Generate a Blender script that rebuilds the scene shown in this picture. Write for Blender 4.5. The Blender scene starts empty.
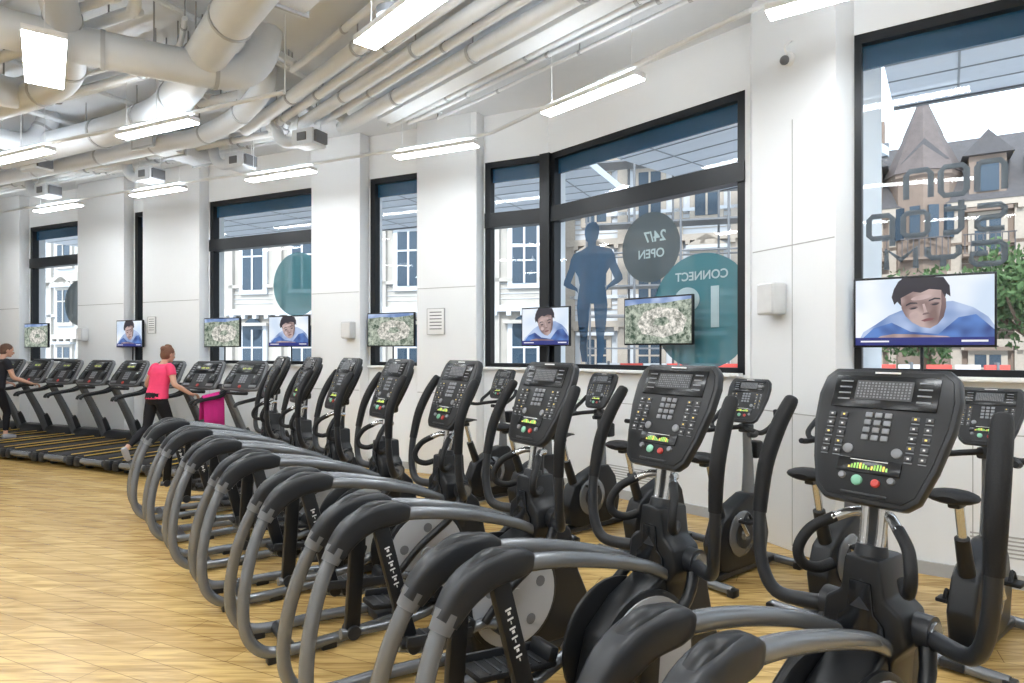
import bpy, bmesh, math, random
from mathutils import Vector, Matrix, Euler
from mathutils.bvhtree import BVHTree
random.seed(4)
D = bpy.data
SC = bpy.context.scene
COL = SC.collection
R = math.radians

# ------------------------------------------------------------------ materials
def mat(name, col, rough=.5, metal=0.0, var=.06, scale=12., emis=None, estr=1., alpha=None, bump=0.0, bscale=60., spec=.5):
    m = D.materials.new(name); m.use_nodes = True
    nt = m.node_tree; b = nt.nodes['Principled BSDF']
    b.inputs['Base Color'].default_value = (*col, 1)
    b.inputs['Roughness'].default_value = rough
    b.inputs['Metallic'].default_value = metal
    b.inputs['Specular IOR Level'].default_value = spec
    tc = nt.nodes.new('ShaderNodeTexCoord')
    if var > 0:
        n = nt.nodes.new('ShaderNodeTexNoise'); n.inputs['Scale'].default_value = scale
        n.inputs['Detail'].default_value = 3
        nt.links.new(tc.outputs['Object'], n.inputs['Vector'])
        mx = nt.nodes.new('ShaderNodeMix'); mx.data_type = 'RGBA'
        mx.inputs[6].default_value = (*[max(0, c*(1-var)) for c in col], 1)
        mx.inputs[7].default_value = (*[min(1, c*(1+var)) for c in col], 1)
        nt.links.new(n.outputs['Fac'], mx.inputs[0])
        nt.links.new(mx.outputs[2], b.inputs['Base Color'])
    if bump > 0:
        n2 = nt.nodes.new('ShaderNodeTexNoise'); n2.inputs['Scale'].default_value = bscale
        nt.links.new(tc.outputs['Object'], n2.inputs['Vector'])
        bp = nt.nodes.new('ShaderNodeBump'); bp.inputs['Strength'].default_value = bump; bp.inputs['Distance'].default_value = .01
        nt.links.new(n2.outputs['Fac'], bp.inputs['Height']); nt.links.new(bp.outputs[0], b.inputs['Normal'])
    if emis:
        b.inputs['Emission Color'].default_value = (*emis, 1)
        b.inputs['Emission Strength'].default_value = estr
    if alpha is not None:
        b.inputs['Alpha'].default_value = alpha
    return m

M_black = mat('black_plastic', (.010,.011,.013), .36, var=.1, spec=.35)
M_rub = mat('black_rubber', (.009,.0095,.011), .55, var=.1, bump=.2, bscale=200, spec=.3)
M_dark = mat('dark_grey_plastic', (.020,.022,.026), .38, var=.08, spec=.4)
M_mid = mat('mid_grey_plastic', (.14,.145,.155), .4, var=.05)
M_silver = mat('silver_paint', (.215,.227,.245), .27, metal=.55, var=.04)
M_disc = mat('crank_disc_grey', (.42,.43,.45), .42, metal=.1, var=.04)
M_chrome = mat('brushed_steel', (.62,.63,.65), .22, metal=.9, var=.03)
M_gloss = mat('console_gloss', (.007,.008,.010), .18, var=0.02, spec=.35)
M_key = mat('key_grey', (.22,.23,.25), .5)
M_keyd = mat('key_dark', (.06,.062,.068), .5)
M_mark = mat('white_marking', (.70,.70,.70), .5)
M_green = mat('led_green', (.2,.5,.1), .4, emis=(.28,.36,.07), estr=.8)
M_amber = mat('led_amber', (.7,.5,.1), .4, emis=(.70,.50,.08), estr=.8)
M_red = mat('button_red', (.50,.05,.04), .4)
M_grn = mat('button_green', (.2,.46,.32), .4)
M_yel = mat('reflection_stripe_yellow', (.8,.52,.08), .4)  # golden reflection on the treadmill decks, painted in as a yellow stripe
M_white = mat('white_paint', (.86,.865,.87), .55, var=.03, scale=2)
M_wall = mat('wall_white', (.85,.87,.89), .6, var=.015, scale=1.5, bump=.03, bscale=40)
M_ceil = mat('ceiling_concrete_white', (.72,.75,.79), .75, var=.08, scale=1.2, bump=.3, bscale=8)
M_duct = mat('duct_white', (.70,.735,.78), .5, var=.06, scale=3)
M_pipe = mat('pipe_white', (.78,.81,.84), .45, var=.03)
M_frame = mat('window_frame_black', (.010,.012,.015), .4, spec=.35)
M_blue = mat('blue_tinted_band', (.02,.08,.16), .25)
M_lamp = mat('lamp_diffuser', (1,1,1), .5, var=0, emis=(.93,.97,1), estr=47)
M_addup = mat('added_lamp_uplight', (1,1,1), .5, var=0, emis=(.89,.95,1), estr=25)  # glow added on the lamp tops to brighten the ceiling
M_belt = mat('treadmill_belt', (.012,.012,.014), .55, bump=.1, spec=.3)
M_joint = mat('panel_joint', (.42,.425,.43), .6)
M_rib = mat('duct_band', (.46,.48,.51), .5)
M_hang = mat('galvanised_hanger', (.35,.36,.38), .5)

def floor_mat():
    m = D.materials.new('oak_plank_floor'); m.use_nodes = True
    nt = m.node_tree; b = nt.nodes['Principled BSDF']; L = nt.links.new
    tc = nt.nodes.new('ShaderNodeTexCoord'); mp = nt.nodes.new('ShaderNodeMapping')
    mp.inputs['Rotation'].default_value = (0,0,R(25.5))
    L(tc.outputs['Object'], mp.inputs['Vector'])
    br = nt.nodes.new('ShaderNodeTexBrick')
    br.inputs['Scale'].default_value = 1.0
    br.inputs['Brick Width'].default_value = 1.5; br.inputs['Row Height'].default_value = .17
    br.inputs['Mortar Size'].default_value = .0025; br.inputs['Mortar Smooth'].default_value = .3
    br.inputs['Color1'].default_value = (.60,.415,.16,1); br.inputs['Color2'].default_value = (.47,.305,.11,1)
    br.inputs['Mortar'].default_value = (.22,.13,.045,1); br.inputs['Bias'].default_value = -.1
    br.offset = .37
    L(mp.outputs[0], br.inputs['Vector'])
    mp2 = nt.nodes.new('ShaderNodeMapping'); mp2.inputs['Rotation'].default_value = (0,0,R(25.5)); mp2.inputs['Scale'].default_value = (1.4,15,1)
    L(tc.outputs['Object'], mp2.inputs['Vector'])
    n = nt.nodes.new('ShaderNodeTexNoise'); n.inputs['Scale'].default_value = 1.5; n.inputs['Detail'].default_value = 7; n.inputs['Distortion'].default_value = 1.1
    L(mp2.outputs[0], n.inputs['Vector'])
    cr = nt.nodes.new('ShaderNodeValToRGB')
    cr.color_ramp.elements[0].position = .34; cr.color_ramp.elements[0].color = (.60,.54,.46,1)
    cr.color_ramp.elements[1].position = .62; cr.color_ramp.elements[1].color = (1.12,1.12,1.12,1)
    L(n.outputs['Fac'], cr.inputs[0])
    mx = nt.nodes.new('ShaderNodeMix'); mx.data_type = 'RGBA'; mx.blend_type = 'MULTIPLY'; mx.inputs[0].default_value = 1
    L(br.outputs['Color'], mx.inputs[6]); L(cr.outputs[0], mx.inputs[7]); L(mx.outputs[2], b.inputs['Base Color'])
    b.inputs['Roughness'].default_value = .27
    bp = nt.nodes.new('ShaderNodeBump'); bp.inputs['Strength'].default_value = .15; bp.inputs['Distance'].default_value = .004
    L(br.outputs['Fac'], bp.inputs['Height']); bp.invert = True; L(bp.outputs[0], b.inputs['Normal'])
    return m
M_floor = floor_mat()

def glass_mat():
    m = D.materials.new('window_glass'); m.use_nodes = True
    nt = m.node_tree; nt.nodes.clear(); L = nt.links.new
    o = nt.nodes.new('ShaderNodeOutputMaterial'); t = nt.nodes.new('ShaderNodeBsdfTransparent'); g = nt.nodes.new('ShaderNodeBsdfGlossy')
    g.inputs['Roughness'].default_value = .02; t.inputs['Color'].default_value = (.95,.98,.99,1)
    f = nt.nodes.new('ShaderNodeLayerWeight'); p = nt.nodes.new('ShaderNodeMath'); p.operation='POWER'; p.inputs[1].default_value=4
    q = nt.nodes.new('ShaderNodeMath'); q.operation='MULTIPLY_ADD'; q.inputs[1].default_value=.45; q.inputs[2].default_value=.035
    L(f.outputs['Facing'], p.inputs[0]); L(p.outputs[0], q.inputs[0])
    mx = nt.nodes.new('ShaderNodeMixShader'); L(q.outputs[0], mx.inputs[0]); L(t.outputs[0], mx.inputs[1]); L(g.outputs[0], mx.inputs[2]); L(mx.outputs[0], o.inputs[0])
    return m
M_glass = glass_mat()

# ------------------------------------------------------------------ mesh builder
def cat(pts, sub):
    if sub <= 1 or len(pts) < 3: return [tuple(p) for p in pts]
    out = []; n = len(pts)
    for i in range(n-1):
        p0 = pts[max(i-1,0)]; p1 = pts[i]; p2 = pts[i+1]; p3 = pts[min(i+2,n-1)]
        for k in range(sub):
            t = k/sub
            out.append(tuple(.5*((2*b)+(-a+c)*t+(2*a-5*b+4*c-d)*t*t+(-a+3*b-3*c+d)*t**3) for a,b,c,d in zip(p0,p1,p2,p3)))
    out.append(tuple(pts[-1])); return out

class MB:
    def __init__(s): s.v=[]; s.f=[]; s.fm=[]; s.mats=[]; s.M=Matrix()
    def mi(s, m):
        if m not in s.mats: s.mats.append(m)
        return s.mats.index(m)
    def add(s, vs, fs, m, T=None):
        T = s.M if T is None else s.M @ T
        o = len(s.v); s.v += [tuple(T @ Vector(v)) for v in vs]
        k = s.mi(m)
        for f in fs: s.f.append([o+i for i in f]); s.fm.append(k)
    def bm(s, bm, m, T=None):
        bm.verts.index_update()
        s.add([v.co[:] for v in bm.verts], [[v.index for v in f.verts] for f in bm.faces], m, T); bm.free()
    def box(s, c, sz, m, rot=(0,0,0), bev=0, seg=2, T=None):
        b = bmesh.new(); bmesh.ops.create_cube(b, size=1)
        for v in b.verts: v.co = Vector((v.co.x*sz[0], v.co.y*sz[1], v.co.z*sz[2]))
        if bev: bmesh.ops.bevel(b, geom=b.edges[:], offset=min(bev, .45*min(sz)), segments=seg, affect='EDGES', profile=.5)
        X = Matrix.Translation(c) @ Euler([R(a) for a in rot]).to_matrix().to_4x4()
        if T is not None: X = T @ X
        s.bm(b, m, X)
    def prism(s, poly, w0, w1, m, T=None, bev=0, seg=2):
        b = bmesh.new(); vs = [b.verts.new((p[0],p[1],w0)) for p in poly]
        f = b.faces.new(vs); r = bmesh.ops.extrude_face_region(b, geom=[f])
        for e in r['geom']:
            if isinstance(e, bmesh.types.BMVert): e.co.z = w1
        bmesh.ops.recalc_face_normals(b, faces=b.faces[:])
        if bev: bmesh.ops.bevel(b, geom=b.edges[:], offset=bev, segments=seg, affect='EDGES', profile=.5)
        s.bm(b, m, T)
    def tube(s, pts, r, m, seg=10, sub=5, ref=None, T=None, cap=True, flat=1.0, sq=0):
        n0 = len(pts)
        rr = r if isinstance(r,(list,tuple)) else [r]*n0
        P = cat([(*p, q) for p,q in zip(pts, rr)], sub)
        C = [Vector(p[:3]) for p in P]; Q = [p[3] for p in P]
        vs=[]; fs=[]; N=None
        for i,c in enumerate(C):
            t = (C[min(i+1,len(C)-1)]-C[max(i-1,0)]).normalized()
            if ref is not None:
                rv = Vector(ref); N = (rv - t*rv.dot(t)).normalized()
            elif N is None:
                a = Vector((0,0,1)) if abs(t.z)<.9 else Vector((1,0,0)); N = (a - t*a.dot(t)).normalized()
            else: N = (N - t*N.dot(t)).normalized()
            B = t.cross(N)
            for k in range(seg):
                a = 2*math.pi*k/seg; ca=math.cos(a); sa=math.sin(a)
                if sq:
                    e=1-sq; ca=math.copysign(abs(ca)**e,ca); sa=math.copysign(abs(sa)**e,sa)
                vs.append(c + N*ca*Q[i]*flat + B*sa*Q[i])
        for i in range(len(C)-1):
            for k in range(seg):
                k2=(k+1)%seg
                fs.append([i*seg+k, i*seg+k2, (i+1)*seg+k2, (i+1)*seg+k])
        if cap:
            fs.append(list(range(seg))[::-1]); fs.append([(len(C)-1)*seg+k for k in range(seg)])
        s.add(vs, fs, m, T)
    def cyl(s, p0, p1, r, m, r1=None, seg=16, T=None):
        s.tube([p0,p1], [r, r if r1 is None else r1], m, seg=seg, sub=1, T=T)
    def lathe(s, prof, o, ax, m, seg=28, T=None):
        ax = Vector(ax).normalized(); a = Vector((0,0,1)) if abs(ax.z)<.9 else Vector((1,0,0))
        N = (a-ax*a.dot(ax)).normalized(); B = ax.cross(N); vs=[]; fs=[]
        for (r,h) in prof:
            for k in range(seg):
                t=2*math.pi*k/seg; vs.append(Vector(o)+ax*h+(N*math.cos(t)+B*math.sin(t))*max(r,1e-4))
        for i in range(len(prof)-1):
            for k in range(seg):
                k2=(k+1)%seg; fs.append([i*seg+k,i*seg+k2,(i+1)*seg+k2,(i+1)*seg+k])
        fs.append(list(range(seg))[::-1]); fs.append([(len(prof)-1)*seg+k for k in range(seg)])
        s.add(vs, fs, m, T)
    def ell(s, c, rad, m, rot=(0,0,0), seg=16, T=None):
        b = bmesh.new(); bmesh.ops.create_uvsphere(b, u_segments=seg, v_segments=max(6,seg*2//3), radius=1)
        X = Matrix.Translation(c) @ Euler([R(a) for a in rot]).to_matrix().to_4x4() @ Matrix.Diagonal((*rad,1))
        if T is not None: X = T @ X
        s.bm(b, m, X)
    def mesh(s, name, ang=40):
        me = D.meshes.new(name); me.from_pydata(s.v, [], s.f)
        for m in s.mats: me.materials.append(m)
        me.polygons.foreach_set('material_index', s.fm)
        me.polygons.foreach_set('use_smooth', [True]*len(s.f))
        me.update()
        b = bmesh.new(); b.from_mesh(me); bmesh.ops.recalc_face_normals(b, faces=b.faces[:]); b.to_mesh(me); b.free()
        me.set_sharp_from_angle(angle=R(ang))
        return me
    def obj(s, name, loc=(0,0,0), rz=0, ang=40):
        return place(s.mesh(name, ang), name, loc, rz)
def place(me, name, loc=(0,0,0), rz=0):
    o = D.objects.new(name, me); o.location = loc; o.rotation_euler = (0,0,R(rz)); COL.objects.link(o); return o
def basis(o, u, v, w):
    return Matrix(((u[0],v[0],w[0],o[0]),(u[1],v[1],w[1],o[1]),(u[2],v[2],w[2],o[2]),(0,0,0,1)))
XZ = lambda y: basis((0,y,0),(1,0,0),(0,0,1),(0,-1,0))

# ------------------------------------------------------------------ room shell
CZ = 5.0
C0 = Vector((.478, 8.49)); uL = Vector((-.903,.430)).normalized(); oL = Vector((.430,.903)).normalized()
uR = Vector((.66,-.751)).normalized(); oR = Vector((.751,.66)).normalized()
W1 = Vector((2.77,5.33)); u1 = Vector((.826,-.563)).normalized(); o1 = Vector((.563,.826)).normalized()
E_l = C0 + uL*15.2; E_r = W1 + u1*6.0
plan = [tuple(E_l), tuple(C0), (2.36,6.35), (2.77,5.33), tuple(E_r), (E_r.x,-5.0), (E_l.x,-5.0)]
b = MB(); b.prism(plan, -.12, 0, M_floor); b.obj('floor')
b = MB(); b.prism(plan, CZ, CZ+.2, M_ceil); b.obj('ceiling')
b = MB(); b.box((E_r.x+.1, (E_r.y-5)/2, CZ/2), (.2, E_r.y+5, CZ), M_wall); b.obj('wall_right')
b = MB(); b.box((E_l.x-.1, (E_l.y-5)/2, CZ/2), (.2, E_l.y+5, CZ), M_wall); b.obj('wall_left')
b = MB(); b.box(((E_l.x+E_r.x)/2, -5.1, CZ/2), (E_r.x-E_l.x+.4, .2, CZ), M_wall); b.obj('wall_back')

ZT, ZS = 4.35, 1.5
def frame_T(P, u, o):
    return basis((P.x,P.y,0),(u.x,u.y,0),(o.x,o.y,0),(0,0,1))
def wall(name, P, u, o, length, wins, zs=ZS):
    T = frame_T(P,u,o); b = MB(); th=.3
    def bx(s0,s1,z0,z1): b.box(((s0+s1)/2, th/2, (z0+z1)/2), (s1-s0, th, z1-z0), M_wall, T=T)
    bx(0,length,0,zs); bx(0,length,ZT,CZ)
    s=0
    for (a,c) in wins:
        if a-s>.005: bx(s,a,zs,ZT)
        s=c
    if length-s>.005: bx(s,length,zs,ZT)
    return b.obj(name), T
winL = [(.03,.945),(1.95,2.92),(3.91,6.41),(7.95,8.44),(9.9,11.86),(13.3,15.0)]
_, TL = wall('wall_window_left', C0, uL, oL, 15.2, winL)
_, TR = wall('wall_window_middle', C0, uR, oR, 2.86, [(.03,2.80)])
_, T1 = wall('wall_window_right', W1, u1, o1, 6.0, [(.04,2.6),(3.6,5.6)], 1.53)

WN = [0]
def window(T, s0, s1, zs=ZS, transom=None, cw=.085):
    WN[0]+=1; b = MB(); w=cw; dp=.12; y=.065
    b.box(((s0+w/2), y, (zs+ZT)/2), (w,dp,ZT-zs), M_frame, T=T)
    b.box(((s1-w/2), y, (zs+ZT)/2), (w,dp,ZT-zs), M_frame, T=T)
    b.box(((s0+s1)/2, y, ZT-.04), (s1-s0-.001,dp,.08), M_frame, T=T)
    b.box(((s0+s1)/2, y, zs+.035), (s1-s0-.001,dp,.07), M_frame, T=T)
    if transom: b.box(((s0+s1)/2, y-.01, transom), (s1-s0-.002,dp+.03,.20), M_frame, T=T)
    b.box(((s0+s1)/2, y+.03, ZT-.17), (s1-s0-2*w,.03,.20), M_blue, T=T)
    b.add([(s0+.02,y,zs+.02),(s1-.02,y,zs+.02),(s1-.02,y,ZT-.02),(s0+.02,y,ZT-.02)], [[0,1,2,3]], M_glass, T)
    b.obj('window_%d'%WN[0])
window(T1,.04,2.6,1.53); window(TR,.03,2.80,transom=3.54); window(TL,.03,.945,transom=3.54)
window(TL,1.95,2.92); window(TL,3.91,6.41,transom=3.58); window(TL,7.95,8.44); window(TL,9.9,11.86,transom=3.58); window(TL,13.3,15.0,transom=3.58); window(T1,3.6,5.6,1.53)
b = MB(); b.box((C0.x-.01,C0.y+.03,(ZS+ZT)/2),(.15,.15,ZT-ZS),M_frame, rot=(0,0,-35)); b.obj('window_corner_post')
b = MB(); b.box((1.43,-.05,ZS+.0),(2.7,.10,.035),M_white,T=TR,bev=.006); b.obj('trim_1')
b = MB(); b.box((1.3,-.05,1.53),(2.5,.10,.035),M_white,T=T1,bev=.006); b.obj('trim_2')
b = MB()
for a,c in winL[:5]: b.box(((a+c)/2,-.04,ZS),(c-a,.08,.035),M_white,T=TL,bev=.006)
b.obj('trim_3')
for nm,T,l in (('baseboard_left',TL,15.0),('baseboard_middle',TR,2.75),('baseboard_right',T1,5.9)):
    b = MB(); b.box((l/2+.02,-.012,.05),(l-.1,.024,.1),M_joint,T=T); b.obj(nm)
b=MB()
for T,l in ((TR,2.8),(T1,2.6)):
    b.box((l/2,-.0015,1.12),(l-.1,.003,.008),M_joint,T=T)
    for k in (1,2): b.box((l*k/3,-.0015,.6),(.007,.003,1.0),M_joint,T=T)
    for q in range(6): b.box((l*.5,-.002,.22+.03*q),(.9,.004,.012),M_joint,T=T)
b.obj('trim_4')

def pier(s0,s1,prot,T):
    b = MB(); b.box(((s0+s1)/2,-prot/2+.001,CZ/2),(s1-s0,prot,CZ),M_wall,T=T,bev=.012)
    b.box(((s0+s1)/2,-prot-.0005,2.62),(s1-s0-.03,.003,.010),M_joint,T=T)
    b.box(((s0+s1)/2,-prot-.0005,1.15),(s1-s0-.03,.003,.010),M_joint,T=T)
    return b.obj('wall_pier')
pier(.96,1.93,.22,TL); pier(2.94,3.89,.22,TL); pier(6.43,7.93,.2,TL); pier(8.46,9.88,.2,TL); pier(11.88,13.28,.2,TL); pier(2.62,3.58,.2,T1)
colp = [(2.25,6.0),(2.60,5.14),(2.80,5.27),(3.25,5.62),(2.75,6.75),(2.37,6.37)]
b = MB(); b.prism(colp,0,CZ,M_wall,bev=.01)
d = (Vector((2.60,5.14))-Vector((2.25,6.0))); L=d.length; d.normalize(); n=Vector((d.y,-d.x))
if n.y>0: n=-n
Tc = basis((2.25,6.0,0),(d.x,d.y,0),(-n.x,-n.y,0),(0,0,1))
b.box((L/2,-.0005,2.66),(L-.02,.003,.010),M_joint,T=Tc); b.box((L*.52,-.0005,1.9),(.008,.003,3.7),M_joint,T=Tc)
b.box((L/2,-.0005,1.2),(L-.02,.003,.010),M_joint,T=Tc)
b.obj('wall_column')
M_spk=mat('speaker_white',(.62,.63,.64),.5)
b = MB(); b.box((L*.36,-.09,2.20),(.20,.16,.28),M_spk,T=Tc,bev=.02,seg=3); b.box((L*.36,-.172,2.20),(.16,.006,.24),M_mark,T=Tc)
b.box((L*.36,-.005,2.2),(.06,.02,.1),M_mid,T=Tc); b.obj('wall_speaker')
b = MB(); b.lathe([(.055,0),(.06,.03),(.045,.05)],(0,0,0),(0,-1,0),M_white,T=Tc@Matrix.Translation((L*.5,0,4.28)))
b.ell((L*.5,-.07,4.26),(.04,.04,.04),M_mid,T=Tc); b.tube([(L*.5,-.03,4.3),(L*.5+.03,-.1,4.36),(L*.5+.03,-.02,4.42)],.008,M_white,T=Tc); b.obj('security_camera')
def notice(nm,T,s,z,w,h,y):
    b = MB(); b.box((s,y-.01,z),(w,.02,h),M_white,T=T,bev=.003)
    for q in (-1,1):
        b.box((s+q*w*.5,y-.012,z),(.008,.024,h),M_joint,T=T); b.box((s,y-.012,z+q*h*.5),(w,.024,.008),M_joint,T=T)
    for k in range(6): b.box((s,y-.0215,z+h*.36-k*h*.13),(w*.7,.003,h*.035),M_mid,T=T)
    b.obj(nm)
notice('notice_sign',TL,1.6,2.15,.28,.36,-.22); notice('notice_sign',TL,7.65,2.2,.2,.3,-.2)
for s_,T_,y_ in ((9.6,TL,-.2),(3.1,TL,-.22)):
    q = MB(); q.box((s_,y_-.07,2.05),(.18,.14,.25),M_spk,T=T_,bev=.02); q.box((s_,y_-.142,2.05),(.14,.004,.2),M_mark,T=T_); q.obj('wall_speaker')

# ------------------------------------------------------------------ window graphics
M_teal = mat('film_teal', (.035,.17,.21), .6, alpha=.90, var=.03)
M_grey = mat('film_grey', (.055,.08,.095), .6, alpha=.92, var=.03)
M_sil = mat('film_silhouette', (.02,.075,.16), .6, alpha=.92, var=.35, scale=5)
M_let = mat('film_letter', (.09,.115,.14), .5, alpha=.97, var=.02)
M_letw = mat('film_letter_white', (.40,.52,.56), .5, var=.02)
def disc(nm,T,s,z,r,m,smin=-99,smax=99,y=.035):
    vs=[(min(smax,max(smin,s+r*math.cos(a))),y,z+r*math.sin(a)) for a in [2*math.pi*k/64 for k in range(64)]]
    b=MB(); b.add(vs,[list(range(64))],m,T); return b.obj(nm)
def lettering(txt,T,s,z,size,m,y=.03,nm='window_lettering',sx=1.0):
    cu=D.curves.new(nm,'FONT'); cu.body=txt; cu.size=size; cu.offset=.006*size/.3; cu.extrude=.001; cu.materials.append(m)
    o=D.objects.new(nm,cu); COL.objects.link(o)
    o.matrix_world = T @ basis((s,y,z),(-sx,0,0),(0,0,1),(0,1,0)); return o
disc('round_window_sticker',TR,2.28,2.16,.62,M_teal,smax=2.71)
disc('round_window_sticker',TR,1.62,2.92,.40,M_grey)
disc('round_window_sticker',TL,4.42,2.82,.52,M_teal,smin=4.0)
disc('round_window_sticker',TL,10.25,2.7,.45,M_grey,smin=9.99)
lettering('19',TR,2.62,2.0,.60,M_letw,sx=1.15); lettering('CONNECT',TR,2.6,2.50,.13,M_letw)
lettering('24/7',TR,1.84,2.98,.17,M_letw); lettering('OPEN',TR,1.82,2.80,.14,M_letw); lettering('19',TL,4.15,2.65,.5,M_letw)
GL={'n':[[(0,0),(0,.85),(.15,1),(.85,1),(1,.85),(1,0)]],
 'o':[[(.5,0),(.15,0),(0,.15),(0,.85),(.15,1),(.85,1),(1,.85),(1,.15),(.85,0),(.5,0)]],
 's':[[(1,1),(.15,1),(0,.85),(0,.65),(.15,.52),(.85,.48),(1,.35),(1,.15),(.85,0),(0,0)]],
 't':[[(.15,1.35),(.15,.15),(.3,0),(.85,0)],[(-.05,1),(.8,1)]],
 'p':[[(0,-.4),(0,.85),(.15,1),(.85,1),(1,.85),(1,.15),(.85,0),(0,0)]],
 'G':[[(1,1),(.15,1),(0,.85),(0,.15),(.15,0),(.85,0),(1,.15),(1,.5),(.5,.5)]],
 'Y':[[(0,1),(0,.6),(.15,.45),(.85,.45),(1,.6),(1,1)],[(.5,.45),(.5,0)]],
 'M':[[(0,0),(0,1),(.5,.45),(1,1),(1,0)]]}
b=MB()
for txt,zb,w,h,g in (('non',2.95,.165,.22,.065),('stop',2.66,.165,.18,.075),('GYM',2.40,.20,.16,.08)):
    s=1.06
    for ch in txt:
        for pl in GL[ch]: b.tube([(s-x*w,.032,zb+z*h) for x,z in pl],.021,M_let,seg=8,sub=1,ref=(0,1,0),flat=.12,T=T1)
        s-=w+g
b.obj('gym_window_lettering')
half=[(0,1.0),(.035,.995),(.06,.96),(.062,.92),(.05,.875),(.035,.86),(.035,.83),(.09,.81),(.16,.79),(.185,.75),(.20,.69),(.245,.60),(.25,.57),(.215,.545),(.14,.52),(.118,.50),(.125,.535),(.185,.58),(.145,.66),(.118,.62),(.105,.56),(.12,.48),(.13,.40),(.118,.27),(.10,.18),(.105,.10),(.085,.0),(.04,.0),(.045,.12),(.03,.25),(.015,.42)]
pts=[(.74+x*1.95,.035,1.60+z*1.74) for x,z in half]+[(.74-x*1.95,.035,1.60+z*1.74) for x,z in half[::-1] if x>0]
b=MB(); b.add(pts,[list(range(len(pts)))],M_sil,TR)
b.obj('athlete_silhouette_sticker')

# ------------------------------------------------------------------ TVs
def emat(name,col,s=1.0,noise_cols=None,scale=8,grad=None):
    m=D.materials.new(name); m.use_nodes=True; nt=m.node_tree; bb=nt.nodes['Principled BSDF']
    bb.inputs['Base Color'].default_value=(.02,.02,.02,1); bb.inputs['Roughness'].default_value=.3
    bb.inputs['Emission Color'].default_value=(*col,1); bb.inputs['Emission Strength'].default_value=s
    tc=nt.nodes.new('ShaderNodeTexCoord')
    if noise_cols:
        n=nt.nodes.new('ShaderNodeTexNoise'); n.inputs['Scale'].default_value=scale; n.inputs['Detail'].default_value=8; n.inputs['Roughness'].default_value=.75
        nt.links.new(tc.outputs['Object'],n.inputs['Vector']); cr=nt.nodes.new('ShaderNodeValToRGB')
        cr.color_ramp.elements[0].color=(*noise_cols[0],1); cr.color_ramp.elements[1].color=(*noise_cols[1],1)
        cr.color_ramp.elements[0].position=.40; cr.color_ramp.elements[1].position=.60
        nt.links.new(n.outputs['Fac'],cr.inputs[0]); nt.links.new(cr.outputs[0],bb.inputs['Emission Color'])
    elif grad:
        n=nt.nodes.new('ShaderNodeTexNoise'); n.inputs['Scale'].default_value=scale; n.inputs['Detail'].default_value=1
        nt.links.new(tc.outputs['Object'],n.inputs['Vector']); cr=nt.nodes.new('ShaderNodeValToRGB')
        cr.color_ramp.elements[0].color=(*col,1); cr.color_ramp.elements[1].color=(*grad,1)
        cr.color_ramp.elements[0].position=.35; cr.color_ramp.elements[1].position=.65
        nt.links.new(n.outputs['Fac'],cr.inputs[0]); nt.links.new(cr.outputs[0],bb.inputs['Emission Color'])
    return m
S_bg=emat('screen_pale',(.60,.71,.86),1.05,None,3,(.86,.90,.95)); S_blue=emat('screen_blue',(.02,.05,.22),1,None,7,(.09,.22,.58)); S_bar=emat('screen_bar',(.01,.02,.20)); S_skin=emat('screen_skin',(.20,.125,.12),1,None,7,(.52,.39,.37))
S_hair=emat('screen_hair',(.015,.012,.025)); S_sh=emat('screen_soft_blue',(.14,.24,.50),1,None,6,(.46,.57,.80)); S_txt=emat('screen_text',(.85,.85,.9)); S_lip=emat('screen_lip',(.20,.07,.08))  # soft blue is a mid-blue picture tone, varied by noise
S_cheek=emat('screen_cheek',(.46,.33,.32),1,None,9,(.60,.47,.46)); S_shade=emat('screen_skin_shade',(.13,.08,.09),1,None,9,(.22,.14,.14))
S_aer=emat('screen_aerial',(1,1,1),1.1,((.015,.05,.025),(.50,.55,.46)),16); S_sand=emat('screen_sand',(.5,.48,.42),1.1,((.16,.17,.14),(.85,.82,.76)),20)
def el2(cx,cz,rx,rz,rot=0,n=24):
    return [(cx+rx*math.cos(a)*math.cos(rot)-rz*math.sin(a)*math.sin(rot), cz+rx*math.cos(a)*math.sin(rot)+rz*math.sin(a)*math.cos(rot)) for a in [2*math.pi*k/n for k in range(n)]]
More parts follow.
